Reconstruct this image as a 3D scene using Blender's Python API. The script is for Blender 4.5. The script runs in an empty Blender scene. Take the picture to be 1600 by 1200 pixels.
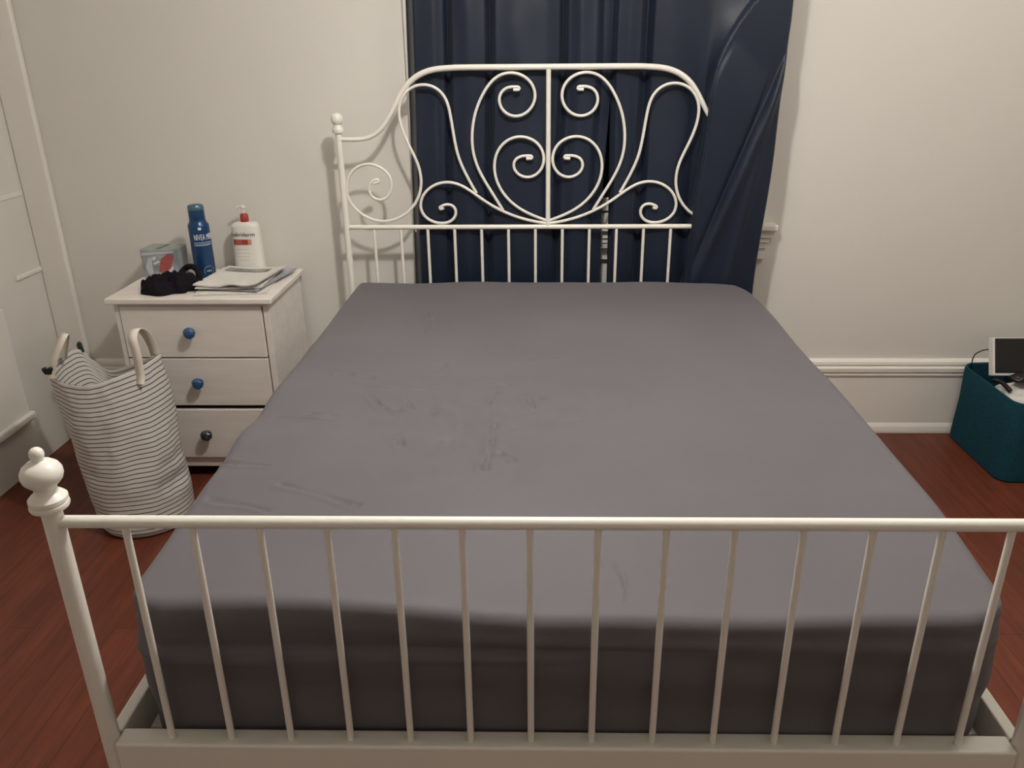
import bpy, bmesh, math, random
import numpy as np
from mathutils import Vector, Matrix, noise
random.seed(4)
C = bpy.context.scene.collection
S = bpy.context.scene
PI = math.pi

# ---------------------------------------------------------------- camera
CX, CY, CZ = -0.0402, -1.0717, 1.6238
YAW, PITCH, ROLL = 0.0204, -0.3796, -0.0073
F, PX, PY = 1238.07, 818.4, 573.4
fw = Vector((-math.sin(YAW)*math.cos(PITCH), math.cos(YAW)*math.cos(PITCH), math.sin(PITCH)))
r0 = Vector((math.cos(YAW), math.sin(YAW), 0)); u0 = r0.cross(fw)
rr = math.cos(ROLL)*r0+math.sin(ROLL)*u0; uu = -math.sin(ROLL)*r0+math.cos(ROLL)*u0
cam_d = bpy.data.cameras.new('camera'); cam = bpy.data.objects.new('camera', cam_d); C.objects.link(cam)
M = Matrix.Identity(4)
for i in range(3):
    M[i][0] = rr[i]; M[i][1] = uu[i]; M[i][2] = -fw[i]; M[i][3] = (CX, CY, CZ)[i]
cam.matrix_world = M
cam_d.sensor_width = 36; cam_d.lens = F/1600*36
cam_d.shift_x = -(PX-800)/1600; cam_d.shift_y = (PY-600)/1600
cam_d.clip_start = 0.02
S.camera = cam

# ---------------------------------------------------------------- world, lamp, exposure
w = bpy.data.worlds.new('night'); S.world = w; w.use_nodes = True
w.node_tree.nodes['Background'].inputs[0].default_value = (.35, .5, 1, 1)
w.node_tree.nodes['Background'].inputs[1].default_value = 0.004
lamp_d = bpy.data.lights.new('ceiling_and_fill_light', 'POINT'); lamp_d.energy = 38
lamp_d.color = (1.0, .955, .89); lamp_d.shadow_soft_size = 0.06
lamp = bpy.data.objects.new('ceiling_and_fill_light', lamp_d); lamp.location = (-.04, .74, 2.46); C.objects.link(lamp)
right_fill_d = bpy.data.lights.new('ceiling_and_fill_light', 'POINT'); right_fill_d.energy = 17  # added fill on the right, brightens that end of the back wall
right_fill_d.color = (1.0, .955, .89); right_fill_d.shadow_soft_size = 0.16
right_fill = bpy.data.objects.new('ceiling_and_fill_light', right_fill_d); right_fill.location = (1.45, .85, 2.46); C.objects.link(right_fill)
# added downward spot at the lamp; brightens the bed top and lower walls
spot_d = bpy.data.lights.new('added_downlight', 'SPOT'); spot_d.energy = 42; spot_d.color = (1.0, .955, .89)
spot_d.shadow_soft_size = 0.06; spot_d.spot_size = math.radians(146); spot_d.spot_blend = .9
spot = bpy.data.objects.new('added_downlight', spot_d); spot.location = (-.04, .74, 2.455); C.objects.link(spot)
vs = S.view_settings
S.display_settings.display_device = 'sRGB'
vs.view_transform = 'Standard'; vs.look = 'None'; vs.gamma = 1; vs.exposure = 0.24; vs.use_curve_mapping = False

# ---------------------------------------------------------------- materials
def mat(name, col, rough=.5, bump=0, bscale=200, var=0, vscale=4, metal=0, spec=.5, sheen=0, stretch=(1, 1, 1), col2=None, coat=0, dist=.002):
    m = bpy.data.materials.new(name); m.use_nodes = True; nt = m.node_tree; b = nt.nodes['Principled BSDF']
    b.inputs['Base Color'].default_value = (*col, 1); b.inputs['Roughness'].default_value = rough
    b.inputs['Metallic'].default_value = metal; b.inputs['Specular IOR Level'].default_value = spec
    b.inputs['Sheen Weight'].default_value = sheen; b.inputs['Coat Weight'].default_value = coat
    tc = nt.nodes.new('ShaderNodeTexCoord'); mp = nt.nodes.new('ShaderNodeMapping'); mp.inputs['Scale'].default_value = stretch
    nt.links.new(tc.outputs['Object'], mp.inputs[0])
    if var or col2:
        n = nt.nodes.new('ShaderNodeTexNoise'); n.inputs['Scale'].default_value = vscale; n.inputs['Detail'].default_value = 5
        nt.links.new(mp.outputs[0], n.inputs['Vector'])
        cr = nt.nodes.new('ShaderNodeValToRGB'); c2 = col2 or tuple(c*(1-var) for c in col)
        cr.color_ramp.elements[0].position = .32; cr.color_ramp.elements[1].position = .68
        cr.color_ramp.elements[0].color = (*c2, 1); cr.color_ramp.elements[1].color = (*col, 1)
        nt.links.new(n.outputs[0], cr.inputs[0]); nt.links.new(cr.outputs[0], b.inputs['Base Color'])
    if bump:
        n = nt.nodes.new('ShaderNodeTexNoise'); n.inputs['Scale'].default_value = bscale; n.inputs['Detail'].default_value = 3
        nt.links.new(mp.outputs[0], n.inputs['Vector'])
        bp = nt.nodes.new('ShaderNodeBump'); bp.inputs['Strength'].default_value = bump; bp.inputs['Distance'].default_value = dist
        nt.links.new(n.outputs[0], bp.inputs['Height']); nt.links.new(bp.outputs[0], b.inputs['Normal'])
    return m
WALL = mat('wall_paint', (.75, .725, .675), .7, bump=.25, bscale=60, var=.02, vscale=2)
CEIL = mat('ceiling_paint', (.84, .82, .78), .8)
TRIM = mat('trim_paint', (.82, .79, .735), .42, bump=.1, bscale=40)
METAL = mat('white_enamel', (.83, .80, .73), .32, spec=.5)
SHEET = mat('grey_sheet', (.128, .119, .130), .62, bump=.10, bscale=500, var=.08, vscale=3, spec=.3, sheen=.05)
NAVY = mat('navy_curtain', (.008, .015, .033), .45, bump=.2, bscale=400, var=.15, vscale=8, spec=.4, sheen=.06)
DRES = mat('whitewashed_wood', (.83, .775, .72), .45, bump=.15, bscale=30, stretch=(1, 6, 8), var=.10, vscale=3)
FELT = mat('teal_felt', (.015, .070, .100), .95, bump=.8, bscale=250, var=.3, vscale=120, spec=.1)
WHITEP = mat('white_plastic', (.78, .76, .72), .35)
WHITEM = mat('white_matte', (.72, .69, .65), .7, bump=.3, bscale=40)
BLACK = mat('black_plastic', (.006, .006, .008), .35)
KNIT = mat('black_knit', (.012, .010, .014), .9, bump=1, bscale=160, spec=.1)
STRAP = mat('cream_canvas', (.80, .74, .64), .8, bump=.4, bscale=300)
CANB = mat('blue_can', (.010, .055, .155), .3, metal=.3, spec=.6)
CANG = mat('can_rim', (.10, .18, .26), .3, metal=.5)
LTEXT = mat('white_print', (.75, .78, .80), .4)
GTEXT = mat('grey_print', (.26, .32, .42), .4)
RED = mat('red_cap', (.36, .045, .03), .4)
LRED = mat('pale_red', (.62, .27, .20), .5)
DGREY = mat('dark_print', (.10, .10, .11), .5)
LOTION = mat('lotion_plastic', (.80, .775, .72), .35, spec=.5)
PAPER = mat('newsprint', (.76, .73, .69), .8, var=.12, vscale=60, stretch=(1, 8, 1))
PAPER2 = mat('newsprint_blue', (.50, .52, .55), .7, var=.3, vscale=30)
PHOTO = mat('newsprint_photo', (.40, .38, .34), .7, var=.5, vscale=25)
KNOBB = mat('blue_glass', (.01, .075, .20), .08, spec=.9, coat=.6)
KNOBK = mat('dark_glass', (.012, .028, .045), .08, spec=.9, coat=.6)
PEWTER = mat('knob_base', (.42, .42, .45), .3, metal=.4)
CARD = mat('grey_carton', (.20, .24, .27), .6, col2=(.42, .44, .46), vscale=18)
CARDT = mat('carton_top', (.40, .37, .34), .6, col2=(.28, .34, .33), vscale=14)
PINK = mat('red_print', (.46, .10, .09), .5, var=.2, vscale=30)
SILV = mat('silver_print', (.52, .54, .58), .4)
GAPSHADE = mat('gap_shade_paint', (.02, .016, .013), .8)  # shade of the drawer gaps as a colour
GLASS = mat('night_glass', (.01, .012, .018), .05, spec=.6)
BRASS = mat('rod_metal', (.30, .27, .22), .35, metal=1)

def floor_mat():
    m = bpy.data.materials.new('red_brown_floor'); m.use_nodes = True; nt = m.node_tree; b = nt.nodes['Principled BSDF']
    tc = nt.nodes.new('ShaderNodeTexCoord'); mp = nt.nodes.new('ShaderNodeMapping')
    mp.inputs['Rotation'].default_value = (0, 0, PI/2)
    nt.links.new(tc.outputs['Object'], mp.inputs[0])
    br = nt.nodes.new('ShaderNodeTexBrick'); br.inputs['Scale'].default_value = 1
    br.inputs['Brick Width'].default_value = 1.7; br.inputs['Row Height'].default_value = .083
    br.inputs['Mortar Size'].default_value = .0018; br.inputs['Mortar Smooth'].default_value = .3
    br.inputs['Color1'].default_value = (.165, .044, .022, 1); br.inputs['Color2'].default_value = (.135, .034, .018, 1)
    br.inputs['Mortar'].default_value = (.085, .022, .012, 1)
    nt.links.new(mp.outputs[0], br.inputs['Vector'])
    m2 = nt.nodes.new('ShaderNodeMapping'); m2.inputs['Scale'].default_value = (14, 1.5, 1); nt.links.new(tc.outputs['Object'], m2.inputs[0])
    n = nt.nodes.new('ShaderNodeTexNoise'); n.inputs['Scale'].default_value = 3; n.inputs['Detail'].default_value = 6
    nt.links.new(m2.outputs[0], n.inputs['Vector'])
    mx = nt.nodes.new('ShaderNodeMix'); mx.data_type = 'RGBA'; mx.blend_type = 'MULTIPLY'; mx.inputs[0].default_value = .55
    cr = nt.nodes.new('ShaderNodeValToRGB'); cr.color_ramp.elements[0].position = .3; cr.color_ramp.elements[0].color = (.45, .42, .42, 1)
    cr.color_ramp.elements[1].position = .7; cr.color_ramp.elements[1].color = (1.15, 1.15, 1.15, 1)
    nt.links.new(n.outputs[0], cr.inputs[0]); nt.links.new(br.outputs['Color'], mx.inputs[6]); nt.links.new(cr.outputs[0], mx.inputs[7])
    nt.links.new(mx.outputs[2], b.inputs['Base Color']); b.inputs['Roughness'].default_value = .42
    b.inputs['Specular IOR Level'].default_value = .3
    return m
FLOOR = floor_mat()

def stripe_mat():
    m = bpy.data.materials.new('striped_canvas'); m.use_nodes = True; nt = m.node_tree; b = nt.nodes['Principled BSDF']
    uv = nt.nodes.new('ShaderNodeUVMap'); sx = nt.nodes.new('ShaderNodeSeparateXYZ'); nt.links.new(uv.outputs[0], sx.inputs[0])
    fr = nt.nodes.new('ShaderNodeMath'); fr.operation = 'FRACT'
    ad = nt.nodes.new('ShaderNodeMath'); ad.operation = 'MULTIPLY'; ad.inputs[1].default_value = 36
    nt.links.new(sx.outputs[1], ad.inputs[0]); nt.links.new(ad.outputs[0], fr.inputs[0])
    cr = nt.nodes.new('ShaderNodeValToRGB'); cr.color_ramp.interpolation = 'LINEAR'
    e = cr.color_ramp.elements; e[0].position = 0; e[0].color = (.055, .05, .048, 1); e[1].position = 1; e[1].color = (.60, .565, .525, 1)
    a = e.new(.17); a.color = (.055, .05, .048, 1); a2 = e.new(.24); a2.color = (.60, .565, .525, 1)
    nt.links.new(fr.outputs[0], cr.inputs[0]); nt.links.new(cr.outputs[0], b.inputs['Base Color'])
    b.inputs['Roughness'].default_value = .85
    n = nt.nodes.new('ShaderNodeTexNoise'); n.inputs['Scale'].default_value = 260
    bp = nt.nodes.new('ShaderNodeBump'); bp.inputs['Strength'].default_value = .3; bp.inputs['Distance'].default_value = .002
    nt.links.new(n.outputs[0], bp.inputs['Height']); nt.links.new(bp.outputs[0], b.inputs['Normal'])
    return m
STRIPE = stripe_mat()
LINING = mat('bag_lining', (.42, .40, .38), .8)

# ---------------------------------------------------------------- mesh helpers
class MB:
    def __init__(s): s.v = []; s.f = []; s.mi = []
    def add(s, v, f, mi=0):
        o = len(s.v); s.v += [tuple(p) for p in v]; s.f += [tuple(i+o for i in q) for q in f]; s.mi += [mi]*len(f); return s
    def box(s, x0, x1, y0, y1, z0, z1, mi=0):
        v = [(x, y, z) for z in (z0, z1) for y in (y0, y1) for x in (x0, x1)]
        return s.add(v, [(0, 2, 3, 1), (4, 5, 7, 6), (0, 1, 5, 4), (2, 6, 7, 3), (0, 4, 6, 2), (1, 3, 7, 5)], mi)
    def tube(s, pts, r, n=12, mi=0):
        pts = [Vector(p) for p in pts]; v = []; f = []; N = len(pts)
        t = (pts[1]-pts[0]).normalized(); up = Vector((0, 1, 0)) if abs(t.y) < .9 else Vector((1, 0, 0))
        u = t.cross(up).normalized()
        for i, p in enumerate(pts):
            t = ((pts[min(i+1, N-1)]-pts[max(i-1, 0)])).normalized()
            u = (u-t*u.dot(t)).normalized(); ww = t.cross(u)
            ri = r[i] if isinstance(r, (list, tuple)) else r
            for k in range(n):
                a = 2*PI*k/n; v.append(p+(u*math.cos(a)+ww*math.sin(a))*ri)
        for i in range(N-1):
            for k in range(n):
                f.append((i*n+k, i*n+(k+1) % n, (i+1)*n+(k+1) % n, (i+1)*n+k))
        f.append(tuple(range(n))[::-1]); f.append(tuple((N-1)*n+k for k in range(n)))
        return s.add(v, f, mi)
    def lathe(s, prof, c=(0, 0, 0), n=32, sx=1, sy=1, mi=0):
        v = []; f = []
        for r, z in prof:
            for k in range(n):
                a = 2*PI*k/n; v.append((c[0]+sx*r*math.cos(a), c[1]+sy*r*math.sin(a), c[2]+z))
        for i in range(len(prof)-1):
            for k in range(n):
                f.append((i*n+k, i*n+(k+1) % n, (i+1)*n+(k+1) % n, (i+1)*n+k))
        f.append(tuple(range(n))[::-1]); f.append(tuple((len(prof)-1)*n+k for k in range(n)))
        return s.add(v, f, mi)
    def grid(s, fn, nu, nv, mi=0, wrap=False):
        v = [fn(i/nu, j/nv) for j in range(nv+1) for i in range(nu if wrap else nu+1)]
        W = nu if wrap else nu+1
        f = [(j*W+i, j*W+(i+1) % W, (j+1)*W+(i+1) % W, (j+1)*W+i) for j in range(nv) for i in range(nu)]
        return s.add(v, f, mi)
    def build(s, name, m, parent=None, smooth=False, bevel=0, solid=0, sub=0, mats=None, loc=None, seg=2):
        me = bpy.data.meshes.new(name); me.from_pydata(s.v, [], s.f); me.update()
        for mm in (mats or [m]): me.materials.append(mm)
        me.polygons.foreach_set('material_index', s.mi)
        bm = bmesh.new(); bm.from_mesh(me); bmesh.ops.recalc_face_normals(bm, faces=bm.faces); bm.to_mesh(me); bm.free()
        if smooth: me.shade_smooth()
        o = bpy.data.objects.new(name, me); C.objects.link(o)
        if smooth and smooth != 'all':
            me.set_sharp_from_angle(angle=math.radians(40))
        if solid:
            q = o.modifiers.new('thickness', 'SOLIDIFY'); q.thickness = solid; q.offset = 0
        if bevel:
            q = o.modifiers.new('bevel', 'BEVEL'); q.width = bevel; q.segments = seg; q.limit_method = 'ANGLE'
        if sub:
            q = o.modifiers.new('sub', 'SUBSURF'); q.levels = sub; q.render_levels = sub
        if parent: o.parent = parent; o.matrix_parent_inverse = parent.matrix_world.inverted() if not parent.parent else (Matrix.Translation(parent['_w']).inverted() if '_w' in parent else Matrix.Identity(4))
        return o
def empty(name, loc, label, cat, group=None):
    o = bpy.data.objects.new(name, None); C.objects.link(o); o.location = loc; o.matrix_world = Matrix.Translation(loc)
    o.empty_display_size = .1
    o['label'] = label; o['category'] = cat
    if group: o['group'] = group
    return o
def tag(o, label, cat, group=None):
    o['label'] = label; o['category'] = cat
    if group: o['group'] = group
    return o
def struct(o): o['kind'] = 'structure'; return o
def spline(pts, n=6):
    P = [Vector(p) for p in pts]; out = []
    for i in range(len(P)-1):
        a = P[max(i-1, 0)]; b = P[i]; c = P[i+1]; d = P[min(i+2, len(P)-1)]
        for k in range(n):
            t = k/n
            out.append(.5*((2*b)+(c-a)*t+(2*a-5*b+4*c-d)*t*t+(3*b-a-3*c+d)*t**3))
    out.append(P[-1]); return out
def smooth_pts(pts, it=1):
    P = [Vector(p) for p in pts]
    for _ in range(it):
        P = [P[0]]+[(P[i-1]+P[i]*2+P[i+1])/4 for i in range(1, len(P)-1)]+[P[-1]]
    return P
def interp(x, tab):
    if x <= tab[0][0]: return tab[0][1]
    for (a, b), (c, d) in zip(tab, tab[1:]):
        if x <= c:
            t = (x-a)/(c-a); t = t*t*(3-2*t); return b+(d-b)*t
    return tab[-1][1]
def sst(a, b, x):
    t = max(0, min(1, (x-a)/(b-a))); return t*t*(3-2*t)
def text_mesh(body, size, extrude=.0004, align='CENTER'):
    cu = bpy.data.curves.new('print', 'FONT'); cu.body = body; cu.size = size; cu.extrude = extrude; cu.align_x = align
    cu.resolution_u = 3
    o = bpy.data.objects.new('print', cu); C.objects.link(o)
    bpy.context.view_layer.update()
    me = bpy.data.meshes.new_from_object(o.evaluated_get(bpy.context.evaluated_depsgraph_get()))
    v = [tuple(q.co) for q in me.vertices]; f = [tuple(p.vertices) for p in me.polygons]
    bpy.data.objects.remove(o); bpy.data.curves.remove(cu); bpy.data.meshes.remove(me)
    return v, f

# ---------------------------------------------------------------- room shell
YW, XL, XR, YF, ZC = 2.22, -2.17, 2.55, -1.9, 2.72
struct(MB().box(XL-.1, XR+.1, YF-.1, YW+.12, -.06, 0).build('floor', FLOOR))
struct(MB().box(XL-.1, XR+.1, YF-.1, YW+.12, ZC, ZC+.06).build('ceiling', CEIL))
wx0, wx1, wz0, wz1 = -.44, .77, 1.0, 2.20
b = MB()
b.box(XL-.1, wx0, YW, YW+.12, 0, ZC); b.box(wx1, XR+.1, YW, YW+.12, 0, ZC)
b.box(wx0, wx1, YW, YW+.12, 0, wz0-.01); b.box(wx0, wx1, YW, YW+.12, wz1, ZC)
struct(b.build('wall_back', WALL))
struct(MB().box(XL-.1, XL, YF, YW, 0, ZC).build('wall_left', WALL))
struct(MB().box(XR, XR+.1, YF, YW, 0, ZC).build('wall_right', WALL))
struct(MB().box(XL, XR, YF-.1, YF, 0, ZC).build('wall_front', WALL))
# tall baseboard: one moulded profile swept along the back wall
prof = [(0, .0), (-.030, 0), (-.030, .012), (-.027, .03), (-.021, .042), (-.018, .046), (-.018, .272), (-.024, .276), (-.026, .284), (-.018, .288), (-.017, .292),
        (-.028, .297), (-.029, .314), (-.020, .320), (-.018, .325), (-.023, .329), (-.020, .342), (-.008, .350), (0, .352)]
def baseboard(name, a, bb, nrm):
    v = []; f = []
    for P in (a, bb):
        for d, z in prof: v.append((P[0]-nrm[0]*d, P[1]-nrm[1]*d, z))
    n = len(prof)
    for i in range(n-1): f.append((i, i+1, n+i+1, n+i))
    f.append(tuple(range(n))); f.append(tuple(range(2*n-1, n-1, -1)))
    struct(MB().add(v, f).build(name, TRIM))
baseboard('baseboard_back', (-2.03, YW), (XR, YW), (0, -1))
baseboard('baseboard_right', (XR, YW-.03), (XR, YF), (-1, 0))
# boxed corner board and left wall woodwork
struct(MB().box(XL, -2.052, YW-.028, YW, 0, ZC).build('trim_1', TRIM, bevel=.008, seg=3))
t2 = struct(MB().box(XL, -2.138, .85, 1.86, .25, .70).build('trim_2', TRIM, bevel=.006))
MB().box(-2.165, -2.122, .84, 1.875, .222, .256).build('moulding', TRIM, t2, bevel=.01, seg=3)
for z in (.775, 1.095):
    struct(MB().box(XL, -2.160 if z < 1 else -2.166, 2.02, YW-.03, z-.010, z+.010).build('trim_3' if z < 1 else 'trim_4', TRIM, bevel=.007, seg=3))

# window
win = struct(bpy.data.objects.new('window_1', None)); C.objects.link(win); win.location = (.165, YW, 1.0); win.matrix_world = Matrix.Translation((.165, YW, 1.0))
b = MB()
b.box(wx0-.115, wx0, YW-.024, YW, .94, wz1+.12); b.box(wx1, wx1+.115, YW-.024, YW, .94, wz1+.12)
b.box(wx0-.115, wx1+.115, YW-.026, YW, wz1, wz1+.13)
b.box(wx1+.09, wx1+.117, YW-.034, YW, .94, wz1+.13)
b.build('casing', TRIM, win, bevel=.004)
b = MB()
for z0, z1, y in ((1.0, 1.58, YW+.03), (1.56, 2.20, YW+.065)):
    b.box(wx0, wx0+.045, y, y+.03, z0, z1); b.box(wx1-.045, wx1, y, y+.03, z0, z1)
    b.box(wx0, wx1, y, y+.03, z0, z0+(.055 if z0 < 1.1 else .025)); b.box(wx0, wx1, y, y+.03, z1-.025, z1)
b.build('sash', TRIM, win, bevel=.004)
MB().box(wx0, wx1, YW+.045, YW+.049, 1.0, 1.58).build('pane', GLASS, win)
MB().box(wx0, wx1, YW+.08, YW+.084, 1.56, 2.2).build('pane', GLASS, win)
MB().box(wx0-.112, wx1+.170, YW-.055, YW+.03, .930, .955).build('window_sill', TRIM, win, bevel=.006, seg=3)
b = MB()
for x0, x1, d, z0, z1 in ((wx0-.108, wx1+.166, .034, .898, .929), (wx0-.108, wx1+.145, .026, .876, .897), (wx0-.108, wx1+.137, .020, .862, .874), (wx0-.108, wx1+.137, .024, .852, .860),
                          (wx0-.108, wx1+.137, .018, .842, .850), (wx0-.108, wx1+.137, .022, .806, .840)):
    b.box(x0, x1, YW-d, YW, z0, z1)
b.build('apron', TRIM, win, bevel=.002)

# ---------------------------------------------------------------- curtains
LF = [(-.54, .012), (-.50, -.014), (-.43, -.02), (-.395, -.006), (-.378, .022), (-.355, -.014), (-.30, -.022), (-.235, -.010), (-.215, .024), (-.19, -.014), (-.10, -.022), (.0, -.018), (.05, -.006),
      (.068, .022), (.09, -.018), (.14, -.038), (.19, -.030), (.225, .004), (.26, .01)]
def nz(x, y, z): return noise.noise(Vector((x, y, z)))
def left_panel(u, v):
    z = .12+v*2.20
    xl = -.578+.042*(z/1.9); xr = .212+.026*sst(1.0, 1.62, z)
    x = xl+(xr-xl)*u
    xx = -.54+.80*u
    y = 2.130+interp(xx, LF)*(1-.25*sst(1.6, .9, z))+.008*nz(x*6, z*1.2, 3)+.004*nz(x*14, z*5, 7)
    y += -.018*sst(.55, 1.0, z)*(1-sst(1.0, 1.5, z))
    y += (2.185-y)*(1-sst(0, .05, u))
    return (x, y, z)
RF = [(0, .004), (.03, -.03), (.09, -.022), (.15, -.008), (.19, .022), (.235, -.012), (.38, -.02), (.5, -.008), (.60, -.012), (.75, -.006), (.9, -.012), (.97, -.02), (1, .008)]
def right_panel(u, v):
    z = .12+v*2.20
    xl = .238+.004*math.sin(z*3)
    xr = .893+.014*sst(1.3, 1.8, z)-.030*sst(1.3, .7, z)
    x = xl+(xr-xl)*u
    back = 2.128+interp(u, RF)+.006*nz(x*6, z*1.5, 13)
    back += -.02*sst(.55, 1.0, z)*(1-sst(1.0, 1.5, z))*(1-sst(.4, .5, u))
    xe = .557+.03*sst(1.0, 1.42, z)
    front = sst(xe, xe+.022+.36*sst(1.45, 2.1, z), x)*(1-sst(1.35, 2.45, z))
    yf = 2.043+.010*nz(x*9, z*2.2, 5)
    y = back+(yf-back)*front
    # long slanting fold that runs down from the top right
    xf = .595+(z-.87)*.35
    if xf < .9:
        d = x-xf; k = .55+.45*sst(.8, 1.1, z)
        y += k*(.016*math.exp(-(d/.012)**2)-.014*math.exp(-((d-.035)/.02)**2))*min(1, (1-u)*12)
    d2 = x-(.79+(z-1.2)*.16)
    y -= .010*math.exp(-(d2/.018)**2)*sst(.2, .5, z)
    if front > .5: y = min(y, 2.056)
    y += (2.192-y)*sst(.935, 1.0, u)
    return (x, y, z)
# sample density is concentrated where the cloth turns
o = MB().grid(left_panel, 220, 110).build('curtain', NAVY, smooth='all', solid=.0022)
tag(o, 'navy blue curtain panel hanging straight behind the headboard, left of the gap', 'curtain', 'navy window curtains')
o = MB().grid(right_panel, 300, 160).build('curtain', NAVY, smooth='all', solid=.0022)
tag(o, 'navy blue curtain panel on the right, pulled over the right end of the headboard', 'curtain', 'navy window curtains')
rod = MB().tube([(-.72, 2.13, 2.335), (1.02, 2.13, 2.335)], .011).build('curtain_rod', BRASS, smooth=True)
tag(rod, 'thin metal rod above the window carrying the navy curtains', 'curtain rod')
for x in (-.68, .98):
    MB().box(x-.008, x+.008, 2.12, YW, 2.315, 2.33).build('bracket', BRASS, rod)

# ---------------------------------------------------------------- bed
HY = 2.08
bed = empty('bed_frame', (0, 1.04, 0), 'white metal bed frame with scrollwork headboard and spindle footboard around the grey mattress', 'bed')
TOP = [(-0.813, 1.311), (-0.746, 1.309), (-0.711, 1.312), (-0.681, 1.321), (-0.65, 1.34), (-0.627, 1.369), (-0.606, 1.400), (-0.585, 1.436), (-0.565, 1.471), (-0.545, 1.5), (-0.521, 1.524), (-0.49, 1.544), (-0.459, 1.556), (-0.425, 1.563), (-0.385, 1.567), (-.30, 1.568)]
top = smooth_pts([(x, HY, z) for x, z in TOP])+[Vector((-.005, HY, 1.568))]
tl = spline(top, 5); full = tl+[Vector((-p.x-.008, p.y, p.z)) for p in reversed(tl[:-1])]
RL = .97
head = MB()
rad = [.0085+.0025*sst(-.66, -.45, -abs(p.x+.004)) for p in full]
head.tube(full, rad, 14)
head.tube([(-.80, HY, RL), (.80, HY, RL)], .0095, 14)
head.tube([(-.004, HY, RL), (-.004, HY, 1.568)], .0092, 14)
hb = head.build('headboard', METAL, bed, smooth=True)
A = [(-0.286, 1.104), (-0.306, 1.139), (-0.325, 1.177), (-0.344, 1.217), (-0.356, 1.255), (-0.363, 1.293), (-0.37, 1.345), (-0.375, 1.384), (-0.381, 1.425), (-0.389, 1.451), (-0.4, 1.471), (-0.417, 1.491), (-0.443, 1.504), (-0.47, 1.51), (-0.5, 1.507), (-0.529, 1.495), (-0.553, 1.473), (-0.567, 1.446), (-0.573, 1.42), (-0.573, 1.391), (-0.568, 1.362), (-0.559, 1.329), (-0.543, 1.288), (-0.524, 1.25), (-0.51, 1.216), (-0.502, 1.179), (-0.501, 1.144), (-0.507, 1.109), (-0.522, 1.074), (-0.545, 1.043), (-0.576, 1.017), (-0.617, 0.998), (-0.656, 0.991), (-0.698, 0.996), (-0.736, 1.012), (-0.769, 1.039), (-0.791, 1.07), (-0.8, 1.099), (-0.799, 1.131), (-0.79, 1.163), (-0.773, 1.192), (-0.745, 1.212), (-0.713, 1.22), (-0.681, 1.217), (-0.652, 1.202), (-0.63, 1.182), (-0.618, 1.156), (-0.618, 1.127), (-0.629, 1.100), (-0.647, 1.081), (-0.671, 1.076), (-0.694, 1.083), (-0.709, 1.101), (-0.712, 1.122), (-0.704, 1.143), (-0.688, 1.157), (-0.676, 1.158)]
B = [(-0.004, 0.983), (-0.064, 0.991), (-0.117, 1.005), (-0.169, 1.025), (-0.218, 1.049), (-0.255, 1.073), (-0.29, 1.099), (-0.325, 1.124), (-0.358, 1.142), (-0.395, 1.149), (-0.434, 1.145), (-0.466, 1.129), (-0.493, 1.106), (-0.508, 1.078), (-0.512, 1.047), (-0.503, 1.019), (-0.479, 0.996), (-0.445, 0.984), (-0.411, 0.984), (-0.384, 0.995), (-0.370, 1.015), (-0.368, 1.039), (-0.379, 1.055), (-0.398, 1.062), (-0.417, 1.059), (-0.433, 1.049)]
Cc = [(-0.183, 1.037), (-0.203, 1.07), (-0.23, 1.115), (-0.256, 1.156), (-0.276, 1.196), (-0.289, 1.233), (-0.296, 1.268), (-0.298, 1.302), (-0.296, 1.344), (-0.288, 1.388), (-0.275, 1.428), (-0.255, 1.469), (-0.233, 1.503), (-0.208, 1.529), (-0.178, 1.546), (-0.142, 1.551), (-0.105, 1.543), (-0.076, 1.524), (-0.057, 1.496), (-0.051, 1.464), (-0.060, 1.433), (-0.080, 1.408), (-0.107, 1.393), (-0.137, 1.390), (-0.167, 1.402), (-0.186, 1.424), (-0.193, 1.451), (-0.187, 1.476), (-0.169, 1.494), (-0.146, 1.500), (-0.119, 1.498)]
Dd = [(-0.007, 0.994), (-0.064, 1.014), (-0.114, 1.038), (-0.156, 1.071), (-0.189, 1.111), (-0.209, 1.155), (-0.215, 1.196), (-0.212, 1.233), (-0.202, 1.263), (-0.182, 1.290), (-0.155, 1.311), (-0.118, 1.321), (-0.080, 1.316), (-0.047, 1.298), (-0.026, 1.271), (-0.018, 1.237), (-0.023, 1.205), (-0.040, 1.180), (-0.064, 1.165), (-0.092, 1.162), (-0.119, 1.172), (-0.137, 1.192), (-0.141, 1.216), (-0.130, 1.238), (-0.106, 1.248), (-0.072, 1.246)]
for crv, hook in ((A, (.3, -.95)), (B, (.4, -.9)), (Cc, (-.1, -1)), (Dd, (0, -1))):
    for s in (1, -1):
        pts = spline(smooth_pts([(x, HY, z) for x, z in crv]), 5)
        if crv is not A: pts = pts
        # the tip of each scroll doubles back on itself
        e = pts[-1]; t = (pts[-1]-pts[-3]).normalized(); d = Vector((t.z, 0, -t.x))
        c0 = sum((p for p in pts[-60:]), Vector())/len(pts[-60:])
        if d.dot(c0-e) < 0: d = -d
        h = [e+t*.004+d*.002, e+t*.006+d*.006, e+t*.003+d*.010, e-t*.008+d*.0105, e-t*.017+d*.0105]
        if crv is B: h = [e+t*.002+d*.003, e+t*.002+d*.007, e-t*.002+d*.009, e-t*.012+d*.010]
        pts = pts+h
        if s < 0: pts = [Vector((-.008-p.x, p.y, p.z)) for p in pts]
        rs = [.0058]*len(pts)
        rs[-3:] = [.0062]*3
        MB().tube(pts, rs, 10).build('scroll', METAL, hb, smooth=True)
def bx(i): return -.81+i*1.62/15
for i in range(1, 15):
    MB().tube([(bx(i), HY, .435), (bx(i), HY, RL)], .0062, 10).build('spindle', METAL, hb, smooth=True)
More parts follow.
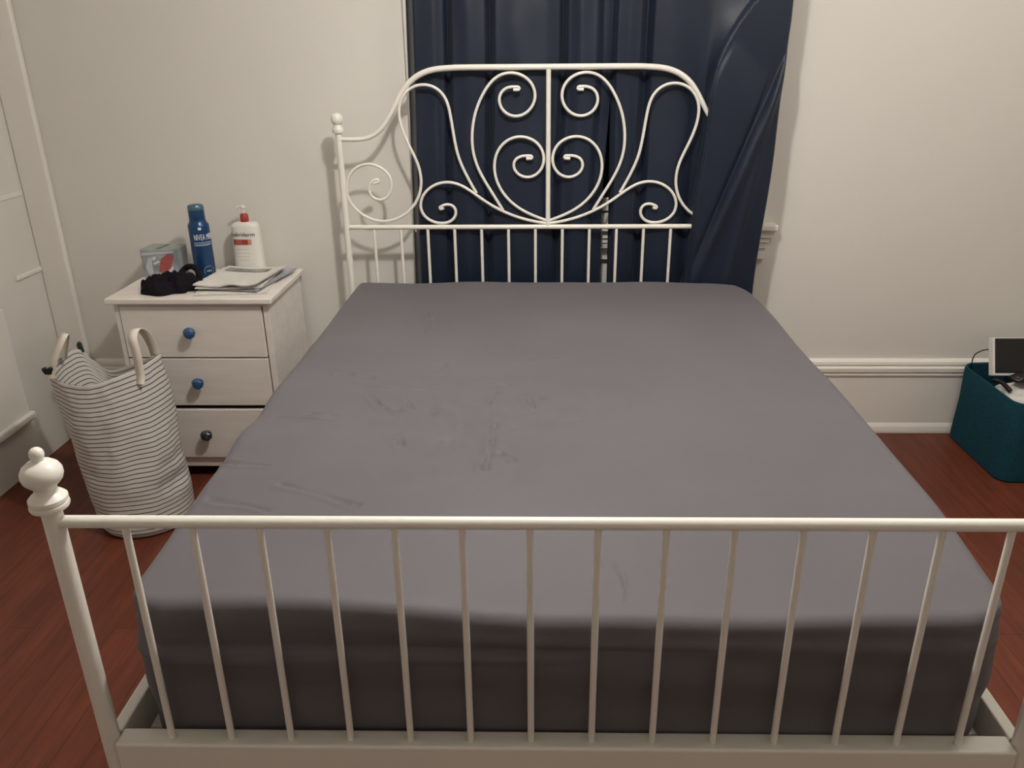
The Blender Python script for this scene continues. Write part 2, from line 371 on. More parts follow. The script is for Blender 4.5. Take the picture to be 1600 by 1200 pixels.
def finial(z, k):
    p = [(.028, 0), (.0295, .004), (.0285, .009), (.0255, .0105), (.0285, .012), (.0285, .018), (.024, .023), (.018, .027), (.0165, .033), (.0175, .038),
         (.023, .043), (.028, .049), (.0305, .057), (.030, .065), (.026, .073), (.019, .079), (.0115, .082), (.0085, .0835), (.0085, .086), (.0105, .0905), (.0108, .095), (.0095, .100), (.006, .104), (.001, .1055)]
    return [(r*k, z+zz*k) for r, zz in p]
for s in (-1, 1):
    p = MB().lathe([(.0125, 0), (.0125, 1.338)], (s*.812, HY, 0), 20).build('post', METAL, hb, smooth=True)
    pr = [(.0125, 1.334), (.020, 1.336), (.0225, 1.343), (.0215, 1.352), (.016, 1.361), (.0155, 1.366), (.019, 1.370), (.0228, 1.378), (.0238, 1.388), (.0215, 1.398), (.015, 1.405), (.006, 1.4085), (.001, 1.409)]
    MB().lathe(pr, (s*.812, HY, 0), 28).build('finial', METAL, hb, smooth=True)
MB().box(-.80, .80, HY-.018, HY+.012, .38, .44).build('lower_bar', METAL, hb, bevel=.004)

foot = MB()
foot.tube([(-.81, 0, .930), (.81, 0, .930)], .0105, 16)
fb = foot.build('footboard', METAL, bed, smooth=True)
for i in range(1, 15):
    MB().tube([(bx(i), 0, .470), (bx(i), 0, .925)], .0060, 12).build('spindle', METAL, fb, smooth=True)
for s in (-1, 1):
    MB().lathe([(.0155, 0), (.0155, .93), (.0158, .948), (.018, .957), (.020, .960)], (s*.815, 0, 0), 28).build('post', METAL, fb, smooth=True)
    MB().lathe(finial(.957, 1.0), (s*.815, 0, 0), 36).build('finial', METAL, fb, smooth=True)
MB().box(-.80, .80, -.019, .021, .375, .476).build('lower_bar', METAL, fb, bevel=.005, seg=3)
for s in (-1, 1):
    b = MB(); b.box(s*.812-.012, s*.812+.012, .012, HY-.012, .385, .478)
    b.box(min(s*.80, s*.765), max(s*.80, s*.765), .02, HY-.02, .395, .401)
    b.build('side_rail', METAL, bed, bevel=.004)
b = MB()
for k in range(13): b.box(-.79, .79, .08+k*.155, .15+k*.155, .401, .415)
b.build('slat_base', DRES, bed)

# mattress ------------------------------------------------------------
X0, X1, Y0, Y1, Z0, Z1 = -.772, .785, .026, 2.024, .416, .764
def lin(a, b, n): return [a+(b-a)*i/n for i in range(n+1)]
NX, NY, NZ = 300, 380, 34
xs, ys, zs = lin(X0, X1, NX), lin(Y0, Y1, NY), lin(Z0, Z1, NZ)
vid = {}; V = []; Fc = []
def gv(i, j, k):
    key = (i, j, k)
    if key not in vid: vid[key] = len(V); V.append((xs[i], ys[j], zs[k]))
    return vid[key]
for k in (NZ,):
    for i in range(NX):
        for j in range(NY):
            q = (gv(i, j, k), gv(i+1, j, k), gv(i+1, j+1, k), gv(i, j+1, k)); Fc.append(q if k else q[::-1])
for j in (0, NY):
    for i in range(NX):
        for k in range(NZ):
            q = (gv(i, j, k), gv(i+1, j, k), gv(i+1, j, k+1), gv(i, j, k+1)); Fc.append(q if j == 0 else q[::-1])
for i in (0, NX):
    for j in range(NY):
        for k in range(NZ):
            q = (gv(i, j, k), gv(i, j+1, k), gv(i, j+1, k+1), gv(i, j, k+1)); Fc.append(q if i else q[::-1])
Fc.append(tuple([gv(i, 0, 0) for i in range(NX)]+[gv(NX, j, 0) for j in range(NY)]+[gv(i, NY, 0) for i in range(NX, 0, -1)]+[gv(0, j, 0) for j in range(NY, 0, -1)])[::-1])
P = np.array(V)
tq = np.clip((.5-P[:, 1:2])/.4, 0, 1); r = .030-.004*tq*tq*(3-2*tq)
lo = np.array([[X0, Y0, Z0]])+r; hi = np.array([[X1, Y1, Z1]])-r
Q = np.clip(P, lo, hi); D = P-Q; L = np.linalg.norm(D, axis=1, keepdims=True)
P = Q+r*D/np.maximum(L, 1e-9)
def corner(P, sx, sy, R):
    cx = (X1-R) if sx > 0 else (X0+R); cy = (Y1-R) if sy > 0 else (Y0+R)
    u = (P[:, 0]-cx)*sx/R; v = (P[:, 1]-cy)*sy/R
    m = (u > 0) & (v > 0); uu_ = u.copy(); vv_ = v.copy()
    uu_[m] = u[m]*np.sqrt(1-v[m]**2/2); vv_[m] = v[m]*np.sqrt(1-u[m]**2/2)
    P[m, 0] = cx+sx*R*uu_[m]; P[m, 1] = cy+sy*R*vv_[m]
corner(P, 1, 1, .17); corner(P, -1, 1, .03); corner(P, 1, -1, .10); corner(P, -1, -1, .09)
x, y, z = P[:, 0].copy(), P[:, 1].copy(), P[:, 2].copy()
def ss(a, b, q):
    t = np.clip((q-a)/(b-a), 0, 1); return t*t*(3-2*t)
wt = ss(.69, .758, z)
dz = np.zeros(len(x)); rng = random.Random(9)
for _ in range(16):
    a = rng.uniform(0, 2*PI); fq = rng.uniform(3, 9); ph = rng.uniform(0, 6.3)
    dz += .0006*np.sin(fq*(x*math.cos(a)+y*math.sin(a))*2+ph)
# pulled cloth on the left half: soft ridges running in from the left edge
wl = ss(.30, -.35, x)*np.exp(-((y-.76)/.36)**2)
for _ in range(14):
    a = rng.gauss(0, .30); fq = rng.uniform(15, 38); ph = rng.uniform(0, 6.3)
    xx = x+.03*np.sin(9*y+ph); dz += .0008*wl*np.sin(fq*(y*math.cos(a)+xx*math.sin(a))+ph)
wc = np.exp(-((x+.25)/.28)**2-((y-.75)/.22)**2)
for _ in range(16):
    a = rng.uniform(0, PI); fq = rng.uniform(40, 95); ph = rng.uniform(0, 6.3)
    dz += .00026*wc*np.sin(fq*(x*math.cos(a)+y*math.sin(a))+ph+2*np.sin(7*x+ph))
SEG = [((-.148, .725), (-.150, .619), 1), ((-.153, .619), (-.156, .465), 1.5), ((-.132, .561), (-.093, .509), 1.3), ((-.318, 1.103), (-.295, 1.057), .7), ((-.075, .892), (-.052, .802), 1), ((-.043, .884), (-.021, .842), .8),
       ((-.202, .986), (-.130, .977), 1), ((-.343, 1.067), (-.300, 1.052), 1), ((-.400, .862), (-.367, .809), 1), ((-.543, .948), (-.307, .918), 1.3), ((-.427, .8), (-.308, .781), .8), ((-.418, 1.613), (-.404, 1.394), 1),
       ((-.063, 1.171), (.051, 1.215), .8), ((-.637, .768), (-.56, .761), 1.1), ((-.695, .742), (-.542, .716), 1.3), ((-.381, .642), (-.359, .586), 1), ((-.235, .71), (-.22, .681), 1), ((-.17, .833), (-.157, .905), 1),
       ((-.513, .891), (-.405, .769), 1.2), ((-.62, 1.009), (-.576, 1.018), 1), ((-.519, 1.009), (-.496, .985), 1), ((-.257, .619), (-.217, .593), .8), ((-.725, .354), (-.589, .305), .8), ((-.775, .521), (-.643, .477), .8),
       ((.021, .725), (.061, .722), .6), ((.225, .973), (.319, 1.01), .3), ((.111, .16), (.118, .08), .6), ((-.593, .407), (-.411, .331), .8), ((-.106, .689), (-.087, .675), .8)]
for (ax, ay), (bx_, by_), k in SEG:
    ex, ey = bx_-ax, by_-ay; L2 = ex*ex+ey*ey; t = np.clip(((x-ax)*ex+(y-ay)*ey)/L2, 0, 1)
    tt = np.clip(((x-ax)*ex+(y-ay)*ey)/L2, -.3, 1.3); k = k*np.clip(1-((tt-.5)/.72)**4, 0, 1)*(.8+.35*np.sin(tt*7+ax*40)); LL = math.sqrt(L2); wob = .006*np.sin(tt*5+ay*30)
    d = np.abs(np.hypot(x-ax-t*ex, y-ay-t*ey)+wob*((x-ax)*ey-(y-ay)*ex > 0)); side = np.sign((x-ax)*ey-(y-ay)*ex)
    dz += 1.6*k*(-.0024*np.exp(-(d/.0052)**2)+.0011*np.exp(-((d-.011)/.008)**2)*(side > 0))
# slight crown and sag
dz += -.002*np.exp(-((x-.1)**2/.12+(y-1.2)**2/.3))-.002*np.exp(-((x+.1)/.25)**2)*ss(1.7, 2.0, y)-.003*ss(-.4, -.75, x)*ss(.6, .1, y)
P[:, 2] += wt*dz*1.9
P[:, 2] -= ss(.62, .76, z)*ss(.40, .03, y)*(.010+.036*ss(-.5, .0, x)*(1-.30*ss(.3, .75, x)))
# cloth pulled across the foot end
wf = ss(.12, .05, y)*ss(.74, .70, z)
P[:, 1] += 1.7*wf*(-.004*np.exp(-((z-.645-.02*x)/.006)**2)*ss(.15, -.1, x)+.004*np.exp(-((z-.668-.01*x)/.008)**2)*ss(.3, 0, x)+.002*np.sin(z*60+3*x))
P[:, 1] -= ss(.3, .0, y)*.007*np.exp(-((z-.60)/.10)**2)*(1-(x/.8)**2*.5)
P[:, 0] += -ss(-.6, -.75, x)*.008*np.exp(-((z-.58)/.1)**2)+ss(.6, .75, x)*.008*np.exp(-((z-.58)/.1)**2)
mb = MB(); mb.v = [tuple(p) for p in P]; mb.f = Fc; mb.mi = [0]*len(Fc)
mt = mb.build('mattress', SHEET, smooth='all')
tag(mt, 'thick mattress in a wrinkled dark grey fitted sheet lying on the white bed frame', 'mattress')

# ---------------------------------------------------------------- dresser
DX0, DX1, DY0, DY1, DT = -1.648, -1.058, 1.768, 2.186, .772
dr = empty('dresser', (-1.353, 1.97, 0), 'whitewashed wooden three-drawer dresser left of the bed with blue glass knobs', 'dresser')
b = MB(); t = .018
b.box(DX0, DX0+t, DY0, DY1, 0.0, .75); b.box(DX1-t-.006, DX1, DY0, DY1, 0.0, .75); b.box(DX0+t, DX1-t, DY1-.01, DY1, .06, .75)
b.box(DX0+t, DX1-t-.006, DY0+.004, DY1-.01, .735, .75); b.box(DX0+t, DX1-t, DY0+.02, DY1-.01, .06, .08)
b.build('body', DRES, dr, bevel=.0015)
MB().box(-1.668, -1.040, 1.745, 2.190, .750, DT).build('top', DRES, dr, bevel=.004)
MB().box(DX0+t, DX1-t-.006, DY0+.006, DY0+.02, .050, .092).build('plinth', DRES, dr, bevel=.002)
for z0, z1, out, km in ((.532, .737, 0, KNOBB), (.328, .526, .0, KNOBB), (.098, .310, .004, KNOBK)):
    x0, x1 = -1.627, -1.087
    b = MB(); b.box(x0, x1, DY0-.004-out, DY0+.014, z0, z1); b.box(x0+.02, x1-.02, DY0+.014, DY1-.05, z0+.02, z0+.03)
    b.box(x0+.02, x0+.03, DY0+.014, DY1-.05, z0+.03, z1-.03); b.box(x1-.03, x1-.02, DY0+.014, DY1-.05, z0+.03, z1-.03)
    d = b.build('drawer', DRES, dr, bevel=.002)
    kz = (z0+z1)/2+.004; kx = -1.365
    yk = DY0-.004-out
    k = MB()
    rings = [(.0, .0), (.015, .0), (.015, -.003), (.006, -.005), (.005, -.010)]
    def disc(rings, n=12, tw=0):
        v = []; f = []
        for i, (rr_, dy) in enumerate(rings):
            for q in range(n):
                a = 2*PI*(q+tw*(i % 2))/n; v.append((kx+rr_*math.cos(a), yk+dy, kz+rr_*math.sin(a)))
        for i in range(len(rings)-1):
            for q in range(n): f.append((i*n+q, i*n+(q+1) % n, (i+1)*n+(q+1) % n, (i+1)*n+q))
        f.append(tuple((len(rings)-1)*n+q for q in range(n)))
        return v, f
    v, f = disc(rings, 20); k.add(v, f, 1)
    v, f = disc([(.006, -.009), (.017, -.014), (.0235, -.022), (.0225, -.031), (.015, -.039), (.006, -.041)], 8, .5); k.add(v, f, 0)
    ko = k.build('knob', km, d, mats=[km, PEWTER])
    if km is KNOBK: ko['label'] = 'darker, almost black glass knob'
MB().box(DX0+t+.001, DX1-t-.007, DY0+.03, DY0+.034, .092, .734).build('drawer_gap_shade', GAPSHADE, dr)  # added near-black sheet, paints the shade inside the gaps between drawers

# spray can -------------------------------------------------------------
cx, cy = -1.392, 2.035
can = MB().lathe([(.034, 0), (.0385, .002), (.040, .008), (.040, .215), (.039, .222), (.0335, .230), (.0315, .236), (.0305, .242)], (cx, cy, DT), 40).build('spray_can', CANB, smooth=True)
tag(can, 'tall blue aerosol spray can with white lettering standing on the dresser', 'spray can')
MB().lathe([(.0300, .240), (.0305, .243), (.0300, .290), (.0270, .2965), (.018, .298), (.001, .298)], (cx, cy, DT), 36).build('cap', CANB, can, smooth=True)
MB().lathe([(.0305, .280), (.0308, .284), (.0300, .2925), (.0275, .2978), (.0255, .2985), (.024, .2975)], (cx, cy, DT), 36).build('cap_rim', CANG, can, smooth=True)
cam_dir = math.atan2(CY-cy, CX-cx)
def wrapc(v, off, z0, R=.0404):
    out = []
    for p in v:
        a = cam_dir+off+p[0]/R; q = R+p[2]
        out.append((cx+q*math.cos(a), cy+q*math.sin(a), DT+z0+p[1]))
    return out
v, f = text_mesh('NIVEA', .033, .0006); v = [(p[0]*.47, p[1], p[2]) for p in v]; MB().add(wrapc(v, -.08, .165), f).build('lettering', LTEXT, can)
v, f = text_mesh('MEN', .033, .0006); v = [(p[0]*.47, p[1], p[2]) for p in v]; MB().add(wrapc(v, .98, .165), f).build('lettering', LTEXT, can)
bar = [( -.032+.064*i/16, h, e) for h in (0, .011) for i in range(17) for e in (0, .0003)]
def band(off, z0, w, h, m, name, par=can, hh=None):
    g = MB().grid(lambda u, vv: wrapc([((u-.5)*w, vv*h, .0004)], off, z0)[0], 18, 1); return g.build(name, m, par)
band(.22, .142, .072, .007, GTEXT, 'lettering_band'); band(.22, .152, .072, .005, GTEXT, 'lettering_band')
band(.05, .2055, .012, .010, LTEXT, 'emblem_dot')
ring = [((.019+dr_)*math.cos(2*PI*k/36), (.019+dr_)*math.sin(2*PI*k/36), .0004) for dr_ in (-.0012, .0012) for k in range(36)]
fr = [(k, (k+1) % 36, 36+(k+1) % 36, 36+k) for k in range(36) if k not in (4, 5, 22, 23)]
MB().add(wrapc(ring, .38, .040), fr).build('emblem', GTEXT, can)
v, f = text_mesh('MEN', .010); MB().add(wrapc(v, .38, .036), f).build('lettering', LTEXT, can)

# lotion bottle ---------------------------------------------------------
lx, ly = -1.246, 2.147
bot = empty('lotion_bottle', (lx, ly, DT), 'white lotion pump bottle with red-brown collar behind the newspapers', 'lotion bottle')
def supell(a, w, d, n=3.2):
    c, s_ = math.cos(a), math.sin(a)
    k = (abs(c)**n+abs(s_)**n)**(-1/n); return (w*k*c, d*k*s_)
LP = [(0, .056, .030), (.004, .060, .034), (.02, .0605, .035), (.10, .058, .034), (.17, .0555, .033), (.190, .0545, .0325), (.200, .051, .030), (.206, .044, .026), (.2085, .030, .020), (.210, .017, .017)]
b = MB(); n = 48; v = []; f = []
for z_, w_, d_ in LP:
    for k in range(n):
        q = supell(2*PI*k/n, w_, d_, 3.2 if w_ > .03 else 2); v.append((lx+q[0], ly+q[1], DT+z_))
for i in range(len(LP)-1):
    for k in range(n): f.append((i*n+k, i*n+(k+1) % n, (i+1)*n+(k+1) % n, (i+1)*n+k))
f.append(tuple(range(n))); f.append(tuple((len(LP)-1)*n+k for k in range(n)))
b.add(v, f).build('bottle_body', LOTION, bot, smooth=True)
MB().lathe([(.0165, .209), (.0170, .211), (.0165, .236), (.0125, .242), (.0085, .2435)], (lx, ly, DT), 24).build('pump_collar', RED, bot, smooth=True)
b = MB().tube([(lx, ly, DT+.242), (lx, ly, DT+.268)], .0048, 12)
b.lathe([(.006, .262), (.010, .265), (.0105, .272), (.008, .276), (.001, .277)], (lx, ly, DT), 20)
b.tube([(lx, ly, DT+.270), (lx-.018, ly-.004, DT+.270), (lx-.028, ly-.006, DT+.264), (lx-.031, ly-.007, DT+.258)], [.0055, .0045, .004, .0035], 10)
b.build('pump', WHITEP, bot, smooth=True)
def onb(v, z0):
    out = []
    for p in v:
        zz = z0+p[1]; w_ = .0565; xx_ = p[0]; d_ = .0338*(1-min(.999, abs(xx_/w_))**3.2)**(1/3.2)
        out.append((lx+xx_, ly-d_-.0006-p[2], DT+zz))
    return out
v, f = text_mesh('Lubriderm', .0225); v = [(p[0]*1.04-.005, p[1], p[2]) for p in v]
MB().add(onb(v, .155), f).build('lettering', DGREY, bot)
MB().grid(lambda u, w_: onb([(-.046+u*.060, w_*.022, .0003)], .120)[0], 14, 1).build('label_band', RED, bot)
MB().grid(lambda u, w_: onb([(.0145+u*.014, w_*.022, .0003)], .120)[0], 5, 1).build('label_band', LRED, bot)
for zz, w_ in ((.137, .032), (.131, .026), (.125, .030)):
    MB().grid(lambda u, t_: onb([(-.040+u*w_, t_*.002, .0008)], zz)[0], 8, 1).build('label_line', LRED, bot)
for zz, w_ in ((.100, .050), (.084, .056), (.070, .05), (.056, .045), (.022, .05)):
    MB().grid(lambda u, t_: onb([(-.036+u*w_, t_*.0018, .0003)], zz)[0], 8, 1).build('label_line', mat('faint_print', (.55, .50, .45), .6), bot)

# small patterned carton -------------------------------------------------
ang = -.06
def rz(x_, y_, cx_, cy_, a=ang):
    return (cx_+x_*math.cos(a)-y_*math.sin(a), cy_+x_*math.sin(a)+y_*math.cos(a))
qx, qy = -1.568, 2.075
b = MB(); v = []
for z_, sc in ((0, .92), (.03, .97), (.122, 1.0)):
    for (a_, c_) in ((-.073, -.052), (.073, -.052), (.073, .052), (-.073, .052)):
        X_, Y_ = rz(a_*sc, c_*sc, qx, qy); v.append((X_, Y_, DT+z_))
f = [(0, 1, 2, 3), (8, 9, 10, 11)]
for i in range(2):
    for k in range(4): f.append((i*4+k, i*4+(k+1) % 4, (i+1)*4+(k+1) % 4, (i+1)*4+k))
bxo = b.add(v, f).build('carton', CARD, bevel=.003)
tag(bxo, 'small grey carton with red and white print on the left of the dresser top', 'box')
def onface(pts, m, name, e=.0008):
    v = []
    for (a_, h_) in pts:
        sc = .92+.08*min(1, h_/.122)**.6
        X_, Y_ = rz(a_, -.052*sc-e-.0015, qx, qy); v.append((X_, Y_, DT+h_))
    MB().add(v, [tuple(range(len(v)))]).build(name, m, bxo, solid=.0006)
onface([(-.005, .030), (.040, .030), (.068, .098), (.045, .106), (.012, .085)], PINK, 'printed_panel')
onface([(-.066, .096), (.068, .096+.014), (.068, .118), (-.066, .108)], SILV, 'printed_panel', .0004)
onface([(-.050, .020), (-.030, .020), (-.026, .085), (-.040, .090), (-.058, .05)], SILV, 'printed_panel')
onface([(-.018, .060), (.006, .072), (.002, .078), (-.024, .066)], LTEXT, 'printed_panel', .0012)
onface([(.026, .028), (.056, .055), (.060, .047), (.038, .020)], LTEXT, 'printed_panel', .0014)
onface([(-.026, .088), (-.008, .096), (-.010, .084), (-.02, .078)], LTEXT, 'printed_panel', .0012)
v = []
for (a_, c_) in ((-.069, -.048), (.069, -.048), (.069, .048), (-.069, .048)):
    X_, Y_ = rz(a_, c_, qx, qy); v.append((X_, Y_, DT+.1228))
MB().add(v, [(0, 1, 2, 3)]).build('printed_panel', CARDT, bxo, solid=.0006)
v = []
for (a_, c_) in ((-.008, -.044), (.006, -.044), (.012, .030), (.002, .045)):
    X_, Y_ = rz(a_, c_, qx, qy); v.append((X_, Y_, DT+.1238))
MB().add(v, [(0, 1, 2, 3)]).build('tab', mat('dark_tab', (.10, .14, .15), .5), bxo, solid=.0012)

# black knitted cloth ------------------------------------------------------
kx0, ky0 = -1.472, 1.862
def cloth(u, v):
    a = 2*PI*u; ph = v*PI/2
    R = (1+.13*math.sin(3*a+.7)+.08*math.sin(7*a)+.18*nz(math.cos(a)*1.6, math.sin(a)*1.6, 2))
    rad_ = math.sin(ph)**1.0 if v > 0 else 0
    x_ = .108*R*rad_*math.cos(a); y_ = .072*R*rad_*math.sin(a)
    h = .066*(max(0, math.cos(ph)))**.8*(1+.50*nz(x_*22, y_*22, 4)+.30*nz(x_*60, y_*60, 9))*(.85+2.0*x_*(x_ > 0)*.8)
    h += .005*abs(math.sin(90*(x_*.6+y_)+8*nz(x_*15, y_*15, 1)))*math.cos(ph)
    return (kx0+x_+.0, ky0+y_, DT+.002+max(0, h))
ck = MB().grid(cloth, 96, 34, wrap=True).build('knit_glove', KNIT, smooth='all')
ck.name = 'knitted_garment'
tag(ck, 'crumpled black knitted garment lying in front of the spray can on the dresser', 'cloth')
loop = spline([(-1.445, 1.915, DT+.045), (-1.425, 1.93, DT+.070), (-1.395, 1.925, DT+.078), (-1.370, 1.91, DT+.066), (-1.362, 1.90, DT+.035), (-1.372, 1.895, DT+.010)], 6)
MB().tube(loop, .011, 10).build('cuff', KNIT, ck, smooth='all')

# newspapers ---------------------------------------------------------------
def newspaper(name, cx_, cy_, a, w_, d_, z0, th, m, lab, curl=.0, lift=0):
    def top(u, v_, e):
        X_ = (u-.5)*w_; Y_ = (v_-.5)*d_
        zz = z0+e*th
        bend = curl*(.35*(u-.5)**2*4+.65*(max(0, u-.55)/.45)**2)+lift*math.exp(-((u-.62)/.16)**2)*(1-v_)**3
        x2, y2 = rz(X_, Y_, cx_, cy_, a); return (x2, y2, zz+bend+.0012*nz(x2*20, y2*20, z0*50))
    b = MB(); layers = max(2, int(th/.0026))
    for L_ in range(layers):
        e0, e1 = L_/layers, (L_+.72)/layers; s_ = random.uniform(-.012, .012)
        n1, n2 = 22, 14
        vv = [top(min(1.03, i/n1+s_), j/n2, e) for e in (e0, e1) for j in range(n2+1) for i in range(n1+1)]
        W = n1+1; K = W*(n2+1); ff = []
        for j in range(n2):
            for i in range(n1):
                q = (j*W+i, j*W+i+1, (j+1)*W+i+1, (j+1)*W+i); ff.append(q[::-1]); ff.append(tuple(K+t_ for t_ in q))
        for i in range(n1): ff.append((i, i+1, K+i+1, K+i)); o_ = n2*W; ff.append((o_+i, K+o_+i, K+o_+i+1, o_+i+1))
        for j in range(n2): ff.append((j*W, K+j*W, K+(j+1)*W, (j+1)*W)); ff.append((j*W+n1, (j+1)*W+n1, K+(j+1)*W+n1, K+j*W+n1))
        b.add(vv, ff)
    o = b.build('newspaper', m, smooth=True); tag(o, lab, 'newspaper', 'newspapers piled on the dresser')
    return o, top
newspaper('n', -1.225, 1.965, .12, .270, .34, DT+.001, .007, PAPER, 'folded newspaper at the bottom of the pile on the dresser')
newspaper('n', -1.200, 1.985, -.18, .250, .33, DT+.0095, .006, PAPER2, 'bluish newspaper second from the bottom of the pile, sticking out to the right', curl=.004)
newspaper('n', -1.222, 1.972, .02, .255, .31, DT+.0170, .006, PAPER, 'folded newspaper just under the topmost one in the pile', curl=.005)
o, tp = newspaper('n', -1.215, 1.948, -.13, .255, .285, DT+.0245, .006, PAPER, 'topmost folded newspaper with a grey picture near the lotion bottle', curl=.017, lift=.012)
MB().grid(lambda u, v_: tuple(Vector(tp(.08+u*.72, .74+v_*.16, 1))+Vector((0, 0, .0014))), 20, 6).build('printed_photo', PHOTO, o, solid=.0004)

# ---------------------------------------------------------------- laundry hamper
hp = empty('laundry_hamper', (-1.50, 1.49, 0), 'tall white laundry hamper with thin black stripes and cream handles beside the dresser', 'laundry hamper')
# rim control points by angle (deg, x, y, z); the mouth sags at front and back
RIM = [(-165, -1.733, 1.44, 0.581), (-130, -1.641, 1.4, 0.57), (-100, -1.565, 1.395, 0.572), (-70, -1.497, 1.42, 0.59), (-40, -1.432, 1.47, 0.608), (-15, -1.401, 1.53, 0.623), (10, -1.418, 1.6, 0.611), (40, -1.525, 1.68, 0.555), (75, -1.678, 1.72, 0.497), (100, -1.744, 1.72, 0.539), (120, -1.779, 1.7, 0.589), (145, -1.791, 1.62, 0.593), (172, -1.787, 1.53, 0.581)]
def rim(a):
    a = (a+180) % 360-180
    R_ = RIM; n_ = len(R_)
    for i in range(n_):
        a0 = R_[i][0]; a1 = R_[(i+1) % n_][0]+(360 if i == n_-1 else 0)
        aa = a if a >= R_[0][0] else a+360
        if a0 <= aa <= a1:
            t_ = (aa-a0)/(a1-a0); p0 = Vector(R_[(i-1) % n_][1:]); p1 = Vector(R_[i][1:]); p2 = Vector(R_[(i+1) % n_][1:]); p3 = Vector(R_[(i+2) % n_][1:])
            return .5*((2*p1)+(p2-p0)*t_+(2*p0-5*p1+4*p2-p3)*t_*t_+(3*p1-p0-3*p2+p3)*t_**3)
NA, NV = 120, 90
def bag(u, v_):
    a = 360*u-180; ra = math.radians(a)
    T_ = rim(a); B_ = Vector((-1.505+.165*math.cos(ra), 1.465+.155*math.sin(ra), .004))
    k = v_**1.0; p = B_.lerp(T_, k)
    c_ = Vector((-1.505, 1.465, 0)).lerp(Vector((-1.58, 1.55, 0)), k)
    d = Vector((p.x-c_.x, p.y-c_.y, 0)); d.normalize()
    p += d*(.010*math.sin(PI*v_)+.012*math.sin(PI*v_)*nz(math.cos(ra)*2, math.sin(ra)*2, v_*3)+.004*nz(math.cos(ra)*5, math.sin(ra)*5, v_*11)*min(1, v_*5))
    # dents on the right side
    p -= d*.014*math.exp(-((v_-.30)/.05)**2-((a+20)/22)**2)
    p -= d*.010*math.exp(-((v_-.42)/.04)**2-((a+15)/25)**2)
    p.z -= .016*math.exp(-((a+20)/40)**2)*math.sin(PI*v_)
    if v_ < .04: p -= d*.012*(1-v_/.04)
    return tuple(p)
b = MB().grid(bag, NA, NV)
b.add([(-1.505+.15*math.cos(2*PI*k/40), 1.465+.14*math.sin(2*PI*k/40), .006) for k in range(40)], [tuple(range(40))])
bg = b.build('bag', STRIPE, hp, smooth='all')
me = bg.data; uvl = me.uv_layers.new(name='UVMap')
for poly in me.polygons:
    for li, vi in zip(poly.loop_indices, poly.vertices):
        if vi < (NA+1)*(NV+1):
            uvl.data[li].uv = ((vi % (NA+1))/NA, (vi//(NA+1))/NV)
        else: uvl.data[li].uv = (0, .5/36)
q = bg.modifiers.new('thickness', 'SOLIDIFY'); q.thickness = .003; q.offset = -1
def strap(pts, w_, wdir, name='handle', th=.003):
    P_ = spline(pts, 8); W_ = [Vector(wdir)]*len(P_) if not isinstance(wdir, list) else None
    b = MB(); v = []
    for i, p in enumerate(P_):
        wd = W_[i] if W_ else Vector(wdir[0]).lerp(Vector(wdir[1]), i/(len(P_)-1))
        wd = wd.normalized(); v += [p-wd*w_/2, p+wd*w_/2]
    f = [(2*i, 2*i+1, 2*i+3, 2*i+2) for i in range(len(P_)-1)]
    return b.add(v, f).build(name, STRAP, hp, smooth='all', solid=th)
# right handle: front leg sewn outside the rim, arch, back leg
strap([(-1.425, 1.440, .555), (-1.424, 1.452, .59), (-1.424, 1.452, .673), (-1.431, 1.46, .72), (-1.428, 1.49, .742), (-1.423, 1.53, .716), (-1.424, 1.565, .66), (-1.428, 1.585, .61)], .032, [(1, -.25, .1), (.85, .35, 0)])
strap([(-1.728, 1.425, .585), (-1.718, 1.428, .61), (-1.702, 1.43, .650), (-1.676, 1.44, .702), (-1.668, 1.463, .728), (-1.686, 1.505, .715), (-1.739, 1.56, .643), (-1.775, 1.60, .59)], .036, [(.95, -.3, 0), (.8, -.5, 0)])
kn = Vector((-1.734, 1.428, .596))
b = MB()
for k in range(4):
    b.tube(spline([(kn.x-.004+.006*k, kn.y, kn.z+.004), (kn.x-.008+.008*k, kn.y-.006, kn.z+.020+.006*(k % 2)), (kn.x-.002+.009*k, kn.y-.01, kn.z+.026), (kn.x+.006, kn.y-.004, kn.z+.008)], 5), .0045, 8)
tg = b.build('drawcord_knot', BLACK, hp, smooth='all'); tg['label'] = 'black drawcord knot'
kb = rim(116)
b = MB().tube(spline([(kb.x, kb.y, kb.z-.01), (kb.x-.004, kb.y-.004, kb.z+.022), (kb.x+.004, kb.y-.002, kb.z+.030), (kb.x+.008, kb.y, kb.z-.006)], 6), .005, 8)
b.build('drawcord_knot', mat('dark_green_cord', (.02, .05, .035), .7), hp, smooth='all')

# ---------------------------------------------------------------- felt bin on the right
bx0, bx1, by0, by1, bh = 1.806, 2.26, 1.745, 2.182, .352
sb = empty('storage_bin', ((bx0+bx1)/2, (by0+by1)/2, 0), 'teal felt storage bin in the right corner holding a white box', 'storage bin')
def rrect(inset, R, n=10):
    out = []
    for cx_, cy_, a0 in ((bx1-R, by1-R, 0), (bx0+R, by1-R, PI/2), (bx0+R, by0+R, PI), (bx1-R, by0+R, 1.5*PI)):
        for k in range(n+1):
            a = a0+PI/2*k/n; out.append((cx_+(R-inset)*math.cos(a), cy_+(R-inset)*math.sin(a)))
    return out
b = MB(); rows = []
for ins, z_ in ((.004, .0), (-.004, .006), (-.006, .03), (.0, .2), (-.003, bh-.01), (0, bh), (.005, bh+.001), (.010, bh-.004), (.012, .2), (.016, .02)):
    rows.append([(x_, y_, z_+((.012*math.sin(3*x_)+.010*nz(x_*5, y_*5, 0)) if z_ > .3 else 0)) for x_, y_ in rrect(ins, .05)])
n = len(rows[0]); v = [p for r_ in rows for p in r_]; f = []
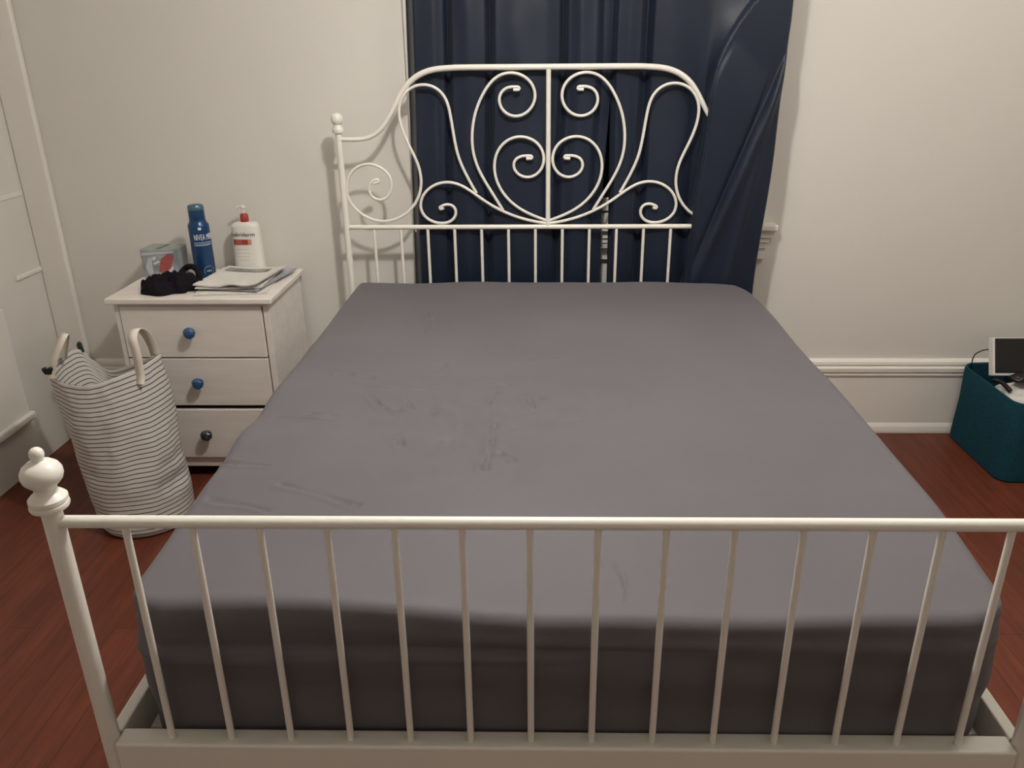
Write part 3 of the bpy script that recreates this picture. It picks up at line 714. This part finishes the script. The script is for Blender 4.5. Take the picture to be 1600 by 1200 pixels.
for i in range(len(rows)-1):
    for k in range(n): f.append((i*n+k, i*n+(k+1) % n, (i+1)*n+(k+1) % n, (i+1)*n+k))
f.append(tuple(range(n))[::-1]); f.append(tuple((len(rows)-1)*n+k for k in range(n)))
b.add(v, f).build('felt_body', FELT, sb, smooth=True)

# white box with a black top panel, tipped towards the room inside the bin
wb = empty('white_box', (2.01, 2.06, .30), 'white box with a black panel tipped up inside the teal bin', 'box')
tilt = Matrix.Translation((2.005, 1.995, .375)) @ Matrix.Rotation(math.radians(0), 4, 'Z') @ Matrix.Rotation(math.radians(68), 4, 'X')
b = MB().box(-.168, .17, -.012, .145, -.034, 0)
b.v = [tuple(tilt @ Vector(p)) for p in b.v]; b.build('box_body', WHITEP, wb, bevel=.003)
b = MB().box(-.160, .16, -.001, .142, 0, .003)
b.v = [tuple(tilt @ Vector(p)) for p in b.v]; b.build('black_panel', BLACK, wb, bevel=.001)
cord = spline([(1.875, 2.05, .44), (1.86, 2.08, .445), (1.845, 2.12, .425), (1.833, 2.15, .385), (1.838, 2.155, .30)], 8)
MB().tube(cord, .0025, 8).build('cord', BLACK, wb, smooth='all')
def lump(name, c, s_, m, seed, lab, cat, rough=.25, nu=48, nv=24, parent=None, grp=None):
    def fn(u, v_):
        a = 2*PI*u; ph = PI*(v_*.998+.001); d = Vector((math.cos(a)*math.sin(ph), math.sin(a)*math.sin(ph), math.cos(ph)))
        k = 1+rough*nz(d.x*2.2+seed, d.y*2.2, d.z*2.2)+rough*.4*nz(d.x*6+seed, d.y*6, d.z*6)
        return (c[0]+s_[0]*d.x*k, c[1]+s_[1]*d.y*k, c[2]+s_[2]*d.z*k)
    o = MB().grid(fn, nu, nv, wrap=True).build(name, m, parent, smooth='all')
    if lab: tag(o, lab, cat, grp)
    return o
lump('white_cloth', (1.990, 1.915, .262), (.160, .140, .095), WHITEM, 3, 'crumpled white cloth filling the front of the teal bin', 'cloth', .22, 64, 32)
lump('black_pouch', (1.925, 1.92, .382), (.062, .038, .020), BLACK, 7, 'black oval pouch lying on the white cloth in the bin', 'pouch', .2)
b = MB().tube(spline([(1.842, 1.985, .345), (1.850, 1.955, .352), (1.856, 1.92, .346), (1.862, 1.895, .335)], 6), .009, 10)
tag(b.build('black_strap', BLACK, smooth='all'), 'short black strap lying at the left front rim of the teal bin', 'strap')
